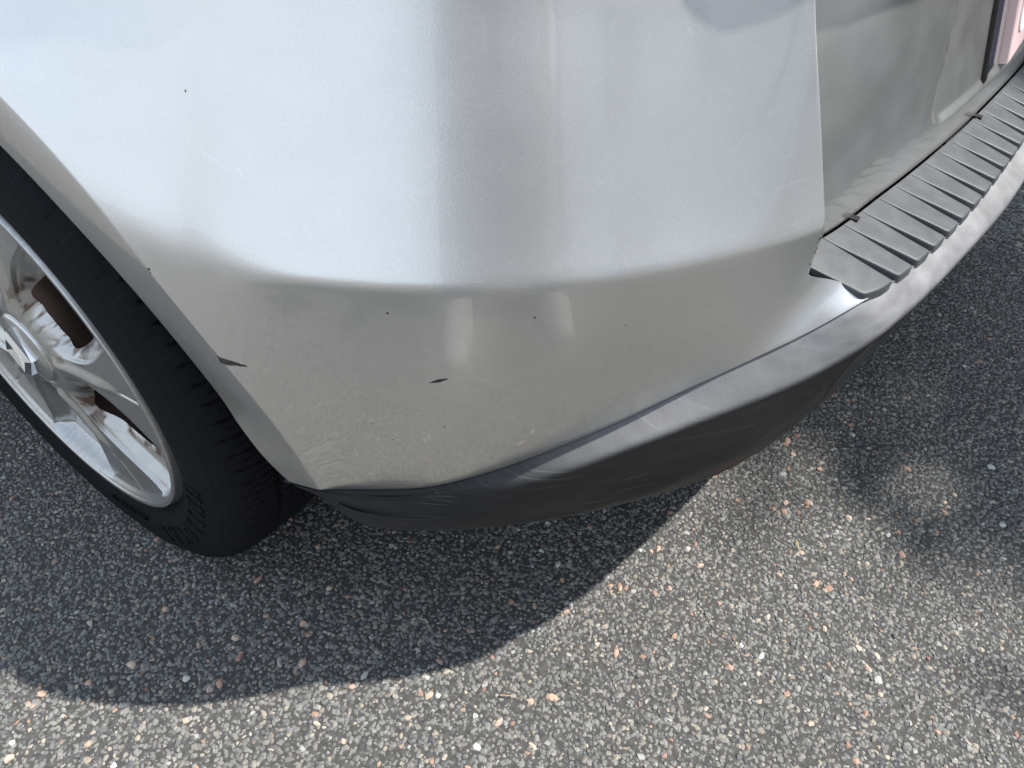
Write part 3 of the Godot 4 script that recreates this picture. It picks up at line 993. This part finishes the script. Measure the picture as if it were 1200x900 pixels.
# ------------------------------------------------------------------ a body from joints: smooth union of tapered capsules, meshed as surface nets
func flesh(bones: Array, cell: float, blend: float) -> ArrayMesh:
	var lo := Vector3.INF
	var hi := -Vector3.INF
	for b in bones:
		var r: float = maxf(b[1], b[3]) + 3.0 * cell + blend
		for p in [b[0], b[2]]:
			lo = lo.min(p - Vector3.ONE * r)
			hi = hi.max(p + Vector3.ONE * r)
	var n := Vector3i(((hi - lo) / cell).ceil()) + Vector3i.ONE
	var f := PackedFloat32Array()
	f.resize(n.x * n.y * n.z)
	f.fill(1.0)
	for b in bones:
		var p0: Vector3 = b[0]
		var p1: Vector3 = b[2]
		var r0: float = b[1]
		var r1: float = b[3]
		var r := maxf(r0, r1) + blend + 2.0 * cell
		var a := Vector3i(((p0.min(p1) - Vector3.ONE * r - lo) / cell).floor()).clamp(Vector3i.ZERO, n - Vector3i.ONE)
		var z := Vector3i(((p0.max(p1) + Vector3.ONE * r - lo) / cell).ceil()).clamp(Vector3i.ZERO, n - Vector3i.ONE)
		var d := p1 - p0
		var dd := maxf(d.length_squared(), 1e-9)
		for i in range(a.x, z.x + 1):
			for j in range(a.y, z.y + 1):
				for k in range(a.z, z.z + 1):
					var q := lo + Vector3(i, j, k) * cell - p0
					var t := clampf(q.dot(d) / dd, 0.0, 1.0)
					var v := (q - d * t).length() - lerpf(r0, r1, t)
					var at := (i * n.y + j) * n.z + k
					var w := f[at]
					var h := clampf(0.5 + 0.5 * (w - v) / blend, 0.0, 1.0)
					f[at] = lerpf(w, v, h) - blend * h * (1.0 - h)
	var ids := {}
	var st := SurfaceTool.new()
	st.begin(Mesh.PRIMITIVE_TRIANGLES)
	var sx := n.y * n.z
	var sy := n.z
	var corner := [0, 1, sy, sy + 1, sx, sx + 1, sx + sy, sx + sy + 1]
	var count := 0
	for i in n.x - 1:
		for j in n.y - 1:
			for k in n.z - 1:
				var at := (i * n.y + j) * n.z + k
				var inside := 0
				for c in corner:
					if f[at + c] < 0.0: inside += 1
				if inside == 0 or inside == 8: continue
				var sum := Vector3.ZERO
				var m := 0
				for e in [[0, 1], [0, 2], [0, 4], [1, 3], [1, 5], [2, 3], [2, 6], [3, 7], [4, 5], [4, 6], [5, 7], [6, 7]]:
					var u := f[at + corner[e[0]]]
					var v := f[at + corner[e[1]]]
					if (u < 0.0) != (v < 0.0):
						var t := u / (u - v)
						sum += Vector3(e[0] >> 2, (e[0] >> 1) & 1, e[0] & 1).lerp(Vector3(e[1] >> 2, (e[1] >> 1) & 1, e[1] & 1), t)
						m += 1
				ids[at] = count
				count += 1
				st.add_vertex(lo + (Vector3(i, j, k) + sum / m) * cell)
	for at in ids:
		var steps := [sx, sy, 1]
		for ax in 3:
			var b: int = steps[(ax + 1) % 3]
			var c: int = steps[(ax + 2) % 3]
			var s0 := f[at] < 0.0
			if s0 == (f[at + steps[ax]] < 0.0): continue
			if not (ids.has(at - b) and ids.has(at - c) and ids.has(at - b - c)): continue
			var q := [ids[at], ids[at - b], ids[at - b - c], ids[at - c]]
			for w in ([0, 1, 2, 0, 2, 3] if not s0 else [0, 2, 1, 0, 3, 2]): st.add_index(q[w])
	st.generate_normals()
	return st.commit()

func build_hedge() -> void:   # along the right of the parking place; the tailgate mirrors it
	rng.seed = 3
	var h := node("hedge", self, Vector3(3.9, 0, -1.6))
	tag(h, "dark green clipped hedge along the far right of the car", "hedge")
	var core := put("inner_twigs", slab(-0.35, 0.35, 0.0, 1.6, -4.6, 4.6), mat(Color(0.03, 0.035, 0.015), 0.95), h)
	core.position.y = 0.0
	var leaf := mat(Color(0.05, 0.085, 0.025), 0.5)
	var lm := sheet(2, 3, PackedVector3Array([Vector3(-0.5, 0, 0.0), Vector3(-0.1, 0.02, 0.25), Vector3(0.5, 0, 0), Vector3(-0.5, 0, 0), Vector3(-0.1, 0.05, -0.25), Vector3(0.5, 0, 0)]))
	var mm := MultiMesh.new()
	mm.transform_format = MultiMesh.TRANSFORM_3D
	mm.mesh = lm
	mm.instance_count = 16000
	for i in mm.instance_count:
		var p := Vector3(rng.randf_range(-0.5, 0.5), rng.randf_range(0.05, 1.8), rng.randf_range(-4.8, 4.8))
		if rng.randf() < 0.6: p.x = -0.42 + rng.randfn() * 0.06
		mm.set_instance_transform(i, Transform3D(Basis(Vector3(rng.randfn(), rng.randfn(), rng.randfn()).normalized(), rng.randf() * TAU).scaled(Vector3.ONE * rng.randf_range(0.05, 0.10)), p))
	var mi := MultiMeshInstance3D.new()
	mi.name = "foliage"
	mi.multimesh = mm
	mi.material_override = leaf
	h.add_child(mi, true)
	tag(mi, "", "", "", "stuff")

func build_photographer() -> void:   # stands just behind the camera; the paint mirrors the shoes and the clothes
	var cloth := mat(Color(0.80, 0.82, 0.86), 0.85)
	var jeans := mat(Color(0.30, 0.31, 0.32), 0.9)
	var skin_m := mat(Color(0.50, 0.30, 0.21), 0.55)
	var hair := mat(Color(0.03, 0.02, 0.015), 0.6)
	var shoe_m := mat(Color(0.46, 0.45, 0.43), 0.6)
	var p := node("person", self, Vector3(-0.36, 0, 1.00))
	p.rotation.y = -0.957      # faces the car's corner: local -z is forward, local x to the right
	tag(p, "person in pale jacket and grey trousers taking the photograph over the rear corner", "person")
	var V := func(x: float, y: float, z: float) -> Vector3: return Vector3(x, y, z)
	# coat, arms and legs
	var torso := [[V.call(-0.09, 0.93, 0.02), 0.115, V.call(-0.10, 1.20, 0.0), 0.12], [V.call(0.09, 0.93, 0.02), 0.115, V.call(0.10, 1.20, 0.0), 0.12], [V.call(-0.11, 1.20, 0.0), 0.115, V.call(-0.13, 1.38, 0.0), 0.085], [V.call(0.11, 1.20, 0.0), 0.115, V.call(0.13, 1.38, 0.0), 0.085],
		[V.call(-0.17, 1.38, 0.0), 0.062, V.call(0.17, 1.38, 0.0), 0.062], [V.call(0, 1.40, 0.0), 0.07, V.call(0, 1.47, -0.01), 0.056]]
	for sgn in [-1.0, 1.0]:
		torso.append([V.call(sgn * 0.19, 1.37, 0.0), 0.062, V.call(sgn * 0.23, 1.10, 0.02), 0.048])
		torso.append([V.call(sgn * 0.23, 1.10, 0.02), 0.048, V.call(sgn * 0.12, 0.90, -0.13), 0.036])
	put("jacket", flesh(torso, 0.013, 0.035), cloth, p)
	var legs := []
	for sgn in [-1.0, 1.0]:
		legs.append([V.call(sgn * 0.075, 0.92, 0.02), 0.105, V.call(sgn * 0.095, 0.86, 0.02), 0.10])
		legs.append([V.call(sgn * 0.095, 0.86, 0.02), 0.095, V.call(sgn * 0.118, 0.49, -0.075), 0.066])
		legs.append([V.call(sgn * 0.118, 0.49, -0.075), 0.066, V.call(sgn * 0.135, 0.10, -0.09), 0.050])
	put("trousers", flesh(legs, 0.013, 0.03), jeans, p)
	for sgn in [-1.0, 1.0]:
		var sole := [[V.call(sgn * 0.135, 0.030, -0.05), 0.034, V.call(sgn * 0.145, 0.028, -0.21), 0.040], [V.call(sgn * 0.145, 0.028, -0.21), 0.042, V.call(sgn * 0.15, 0.026, -0.285), 0.032], [V.call(sgn * 0.135, 0.05, -0.06), 0.036, V.call(sgn * 0.137, 0.10, -0.085), 0.044], [V.call(sgn * 0.137, 0.085, -0.10), 0.04, V.call(sgn * 0.147, 0.045, -0.21), 0.036]]
		put("shoe", flesh(sole, 0.008, 0.02), shoe_m, p)
	var head := [[V.call(0, 1.44, -0.01), 0.050, V.call(0, 1.53, -0.02), 0.050], [V.call(0, 1.63, -0.005), 0.078, V.call(0, 1.60, -0.035), 0.070], [V.call(0, 1.55, -0.06), 0.045, V.call(0, 1.60, -0.045), 0.055], [V.call(0, 1.605, -0.110), 0.008, V.call(0, 1.575, -0.128), 0.013],
		[V.call(-0.076, 1.60, 0.0), 0.008, V.call(-0.082, 1.57, -0.005), 0.010], [V.call(0.076, 1.60, 0.0), 0.008, V.call(0.082, 1.57, -0.005), 0.010], [V.call(-0.022, 1.545, -0.100), 0.006, V.call(0.022, 1.545, -0.100), 0.006]]
	put("head", flesh(head, 0.006, 0.016), skin_m, p)
	put("hair", flesh([[V.call(0, 1.655, 0.0), 0.084, V.call(0, 1.63, 0.03), 0.080], [V.call(-0.04, 1.68, -0.04), 0.045, V.call(0.04, 1.68, -0.04), 0.045]], 0.008, 0.02), hair, p)
	for sgn in [-1.0, 1.0]:
		var hand := [[V.call(sgn * 0.115, 0.895, -0.14), 0.026, V.call(sgn * 0.100, 0.885, -0.20), 0.024], [V.call(sgn * 0.100, 0.905, -0.19), 0.014, V.call(sgn * 0.098, 0.88, -0.205), 0.016]]
		for k in 4:
			var b: Vector3 = V.call(sgn * 0.098, 0.912 - 0.017 * k, -0.205)
			var c: Vector3 = V.call(sgn * 0.094, 0.910 - 0.017 * k, -0.242 + 0.003 * absf(k - 1.2))
			hand.append([b, 0.0095, c, 0.0088])
			hand.append([c, 0.0088, V.call(sgn * 0.070, 0.908 - 0.017 * k, -0.262 + 0.003 * absf(k - 1.2)), 0.0075])
		hand.append([V.call(sgn * 0.105, 0.875, -0.16), 0.013, V.call(sgn * 0.085, 0.868, -0.195), 0.0105])
		hand.append([V.call(sgn * 0.085, 0.868, -0.195), 0.0105, V.call(sgn * 0.060, 0.872, -0.212), 0.009])
		put("hand", flesh(hand, 0.004, 0.007), skin_m, p)

func build_house() -> void:   # across the road behind the photographer: the paint mirrors its shaded front
	var wall := mat(Color(0.86, 0.86, 0.86), 0.9)
	wall.heightmap_enabled = false
	var roof := mat(Color(0.10, 0.075, 0.065), 0.85)
	var glass := mat(Color(0.02, 0.022, 0.025), 0.1)
	var frame := mat(Color(0.75, 0.75, 0.73), 0.5)
	var h := node("house", self, Vector3(-2.0, 0, 9.0))
	tag(h, "grey rendered house with dark roof across the road behind the photographer", "house")
	put("wall", slab(-10.2, 6.0, 0.0, 5.4, -7.0, 0.0), wall, h)
	h.rotation.y = PI
	h.position.x = -6.0 + 1.8
	var rf := PrismMesh.new()
	rf.size = Vector3(8.0, 2.6, 17.0)
	var o := put("roof", rf, roof, h)
	o.rotation.y = PI / 2
	o.position = Vector3(-2.1, 6.7, -3.5)
	for x in [-8.4, -5.2, -2.0, 1.2, 4.2]:
		for y in [1.0, 3.4]:
			var f := put("window", slab(x - 0.62, x + 0.62, y, y + 1.3, 0.003, 0.05), frame, h)
			put("pane", slab(x - 0.54, x + 0.54, y + 0.08, y + 1.22, 0.04, 0.055), glass, f)

func build_phone() -> void:   # in the photographer's hands, just behind the point of view
	var t := node("phone", self, Vector3(-0.2267, 0.905, 0.7882))
	t.rotation = Vector3(-0.7740, -0.9571, 0.0153)
	tag(t, "dark phone held level in the photographer's hands above the bumper", "phone")
	put("case", slab(-0.073, 0.073, -0.036, 0.036, 0.006, 0.014), mat(Color(0.02, 0.02, 0.022), 0.4), t)
	put("screen", slab(-0.070, 0.070, -0.033, 0.033, 0.0142, 0.0148), mat(Color(0.01, 0.01, 0.012), 0.08), t)

func build_wall() -> void:   # low garden wall along the far side of the parking place, mirrored low in the paint
	var w := node("garden_wall", self, Vector3(-15.0, 0, -6.0))
	w.rotation.y = PI / 2
	tag(w, "long low rendered garden wall with pale coping, far left of the car", "wall")
	put("render", slab(-26.0, 24.0, 0.0, 1.9, -0.24, 0.0), mat(Color(0.46, 0.47, 0.48), 0.9), w)
	put("coping", slab(-26.05, 24.05, 1.903, 1.99, -0.28, 0.04), mat(Color(0.40, 0.40, 0.39), 0.85), w)

func build_tree() -> void:   # behind the car, out of the frame; its crown shades the ground on the right
	rng.seed = 1
	var t := node("tree", self, Vector3(5.08, 0, 3.70))
	tag(t, "broad leafy tree beyond the right of the car, throwing soft shade", "tree")
	var bark := mat(Color(0.10, 0.08, 0.06), 0.95)
	var limbs := [[Vector3(0, -0.1, 0), 0.19, Vector3(0.05, 2.4, 0.0), 0.13]]
	for i in 9:
		var a := TAU * i / 9.0
		limbs.append([Vector3(0.05, 2.1 + 0.12 * i, 0), 0.075, Vector3(1.25 * cos(a), 3.9 + 0.25 * (i % 4), 1.25 * sin(a)), 0.025])
	put("trunk", flesh(limbs, 0.05, 0.05), bark, t)
	var leaf := mat(Color(0.07, 0.12, 0.03), 0.55)
	leaf.vertex_color_use_as_albedo = true
	leaf.backlight_enabled = true
	leaf.backlight = Color(0.25, 0.35, 0.1)
	var lm := sheet(3, 3, PackedVector3Array([Vector3(-0.5, 0, 0), Vector3(-0.4, 0.03, 0.24), Vector3(-0.3, 0, 0.0), Vector3(0.0, 0.0, -0.28), Vector3(0, 0.06, 0), Vector3(0.0, 0.0, 0.28), Vector3(0.3, 0, 0), Vector3(0.35, 0.02, 0.1), Vector3(0.5, -0.04, 0)]))
	var mm := MultiMesh.new()
	mm.transform_format = MultiMesh.TRANSFORM_3D
	mm.use_colors = true
	mm.mesh = lm
	var clumps := []
	for i in 380:
		var d := Vector3(rng.randfn(), rng.randfn() * 0.75, rng.randfn()).normalized() * pow(rng.randf(), 0.38)
		clumps.append(Vector3(0, 4.8, 0) + d * Vector3(2.3, 1.4, 2.3))
	mm.instance_count = 380 * 200
	for i in mm.instance_count:
		var c: Vector3 = clumps[i / 200]
		var o := c + Vector3(rng.randfn(), rng.randfn() * 0.7, rng.randfn()) * 0.18
		mm.set_instance_transform(i, Transform3D(Basis(Vector3(rng.randfn(), rng.randfn(), rng.randfn()).normalized(), rng.randf() * TAU).scaled(Vector3.ONE * rng.randf_range(0.09, 0.17)), o))
		var b := rng.randf_range(0.7, 1.3)
		mm.set_instance_color(i, Color(b, b, b))
	var mi := MultiMeshInstance3D.new()
	mi.name = "crown"
	mi.multimesh = mm
	mi.material_override = leaf
	t.add_child(mi, true)
	tag(mi, "", "", "", "stuff")

func stalk(called: String, label: String, c: Color, a: Vector3, b: Vector3, bend: float, thick: float) -> void:   # a thin tapered stem lying on the stones
	var m := grid(7, 14, func(i: int, j: int):
		var q := j / 13.0
		var p := a.lerp(b, q) + Vector3(0, 0.004 + bend * sin(PI * q), bend * 0.6 * sin(PI * q))
		var along := (b - a).normalized()
		var side := along.cross(Vector3.UP).normalized()
		var t := TAU * (i % 6) / 6.0
		return p + (side * cos(t) + Vector3.UP * sin(t) * 0.6) * thick * (1.05 - 0.75 * q))
	tag(put(called, m, mat(c, 0.7)), label, called.replace("_", " "))

# ------------------------------------------------------------------ materials that carry wear
func paint_base() -> StandardMaterial3D:
	var m := mat(Color(0.66, 0.66, 0.65), 0.34, 0.86)
	m.normal_enabled = true
	m.normal_texture = flakes
	m.normal_scale = 0.06
	m.clearcoat_enabled = true
	m.clearcoat = 1.0
	m.clearcoat_roughness = 0.03
	return m

func make_materials() -> void:
	flakes = noise_tex(0.5, 1, 1024, null, 1.0, 12)
	paint = paint_base()
	paint.albedo_texture = noise_tex(0.012, 5, 1024, ramp([Color(0.94, 0.935, 0.925), Color(0.975, 0.975, 0.97), Color(1, 1, 1)], [0.2, 0.5, 0.75]), 0.0, 51)
	paint.roughness = 1.0
	paint.roughness_texture = noise_tex(0.02, 5, 1024, ramp([Color(0.31, 0.31, 0.31), Color(0.34, 0.34, 0.34), Color(0.38, 0.38, 0.38)], [0.25, 0.5, 0.8]), 0.0, 52)
	paint.normal_enabled = false
	paint.uv1_triplanar = true
	panel_paint = paint_base()
	panel_paint.albedo_texture = panel_texture()
	panel_paint.albedo_color = Color(0.765, 0.765, 0.75).linear_to_srgb()
	panel_paint.texture_repeat = false
	plastic = mat(Color(0.085, 0.092, 0.102), 0.5)
	strip_plastic = mat(Color(1, 1, 1), 0.5)
	strip_plastic.metallic_specular = 0.32
	strip_plastic.normal_enabled = true
	strip_plastic.normal_texture = noise_tex(0.35, 2, 2048, null, 1.2, 31)
	strip_plastic.normal_scale = 0.22
	plastic.normal_enabled = true
	plastic.normal_texture = noise_tex(0.35, 2, 512, null, 1.2, 32)
	plastic.normal_scale = 0.18
	plastic.uv1_triplanar = true
	plastic.uv1_scale = Vector3(4, 4, 4)
	plastic.albedo_texture = noise_tex(0.02, 4, 512, ramp([Color(0.86, 0.86, 0.86), Color(0.93, 0.93, 0.93), Color(1.0, 1.0, 1.0)], [0.25, 0.5, 0.75]), 0.0, 33)
	strip_plastic.albedo_texture = strip_texture()
	strip_plastic.texture_repeat = false
	dark = mat(Color(0.008, 0.008, 0.009), 0.9)
	rubber = mat(Color(0.0085, 0.009, 0.011), 0.7)
	rubber.metallic_specular = 0.22

func _ready() -> void:
	rng.seed = 7
	var cam := Camera3D.new()
	cam.name = "camera"
	cam.position = Vector3(-0.2067, 0.8684, 0.7742)
	cam.rotation = Vector3(-0.7740, -0.9571, 0.0153)
	cam.fov = 52.69
	cam.near = 0.02
	cam.far = 400.0
	add_child(cam)
	var env := Environment.new()
	env.background_mode = Environment.BG_SKY
	env.tonemap_mode = Environment.TONE_MAPPER_LINEAR
	env.tonemap_exposure = 1.48
	env.sdfgi_enabled = true
	env.ssao_enabled = true
	env.ssil_enabled = true
	var sky := ProceduralSkyMaterial.new()
	sky.sky_top_color = Color(0.655, 0.705, 0.775)
	sky.sky_horizon_color = Color(0.825, 0.86, 0.895)
	sky.sky_curve = 0.25
	sky.ground_bottom_color = Color(0.42, 0.41, 0.40)
	sky.ground_horizon_color = Color(0.66, 0.66, 0.65)
	sky.sky_energy_multiplier = 1.2
	env.sky = Sky.new()
	env.sky.sky_material = sky
	var we := WorldEnvironment.new()
	we.name = "environment"
	we.environment = env
	add_child(we)
	var sun := DirectionalLight3D.new()
	sun.name = "sun"
	sun.light_energy = 1.55
	sun.light_color = Color(1.0, 0.98, 0.95)
	sun.light_angular_distance = 0.8
	sun.shadow_enabled = true
	add_child(sun)
	sun.look_at_from_position(Vector3(0.40, 1.0, 0.48), Vector3.ZERO, Vector3.FORWARD)
	make_plan()
	make_materials()
	build_ground()
	build_house()
	build_wall()
	build_tree()
	build_hedge()
	var car := node("silver_car")
	tag(car, "silver hatchback seen at its scuffed rear left corner with black ribbed bumper step", "car")
	build_body(car)
	build_strip(car)
	build_step(car)
	build_tailgate(car)
	build_plate(car)
	build_reflector(car)
	build_core(car)
	build_shell(car)
	var w := build_wheel(car)
	for p in [Vector3(0, HUB, -2.69), Vector3(2 * MIDDLE, HUB, 0), Vector3(2 * MIDDLE, HUB, -2.69)]:
		var c := w.duplicate()
		c.name = "wheel"
		car.add_child(c, true)
		c.position = p
		if p.x > 1.0: c.rotation.y = PI
	build_photographer()
	build_phone()
	stalk("grass_blade", "short dry yellow green grass blade lying on the sunlit asphalt behind the bumper", Color(0.42, 0.44, 0.16), Vector3(0.500, 0, 0.742), Vector3(0.487, 0, 0.751), 0.001, 0.0009)
	stalk("twig", "thin orange brown twig on sunlit asphalt beside the edge of the car's shadow", Color(0.42, 0.26, 0.15), Vector3(0.100, 0, 0.548), Vector3(0.109, 0, 0.563), 0.002, 0.0010)
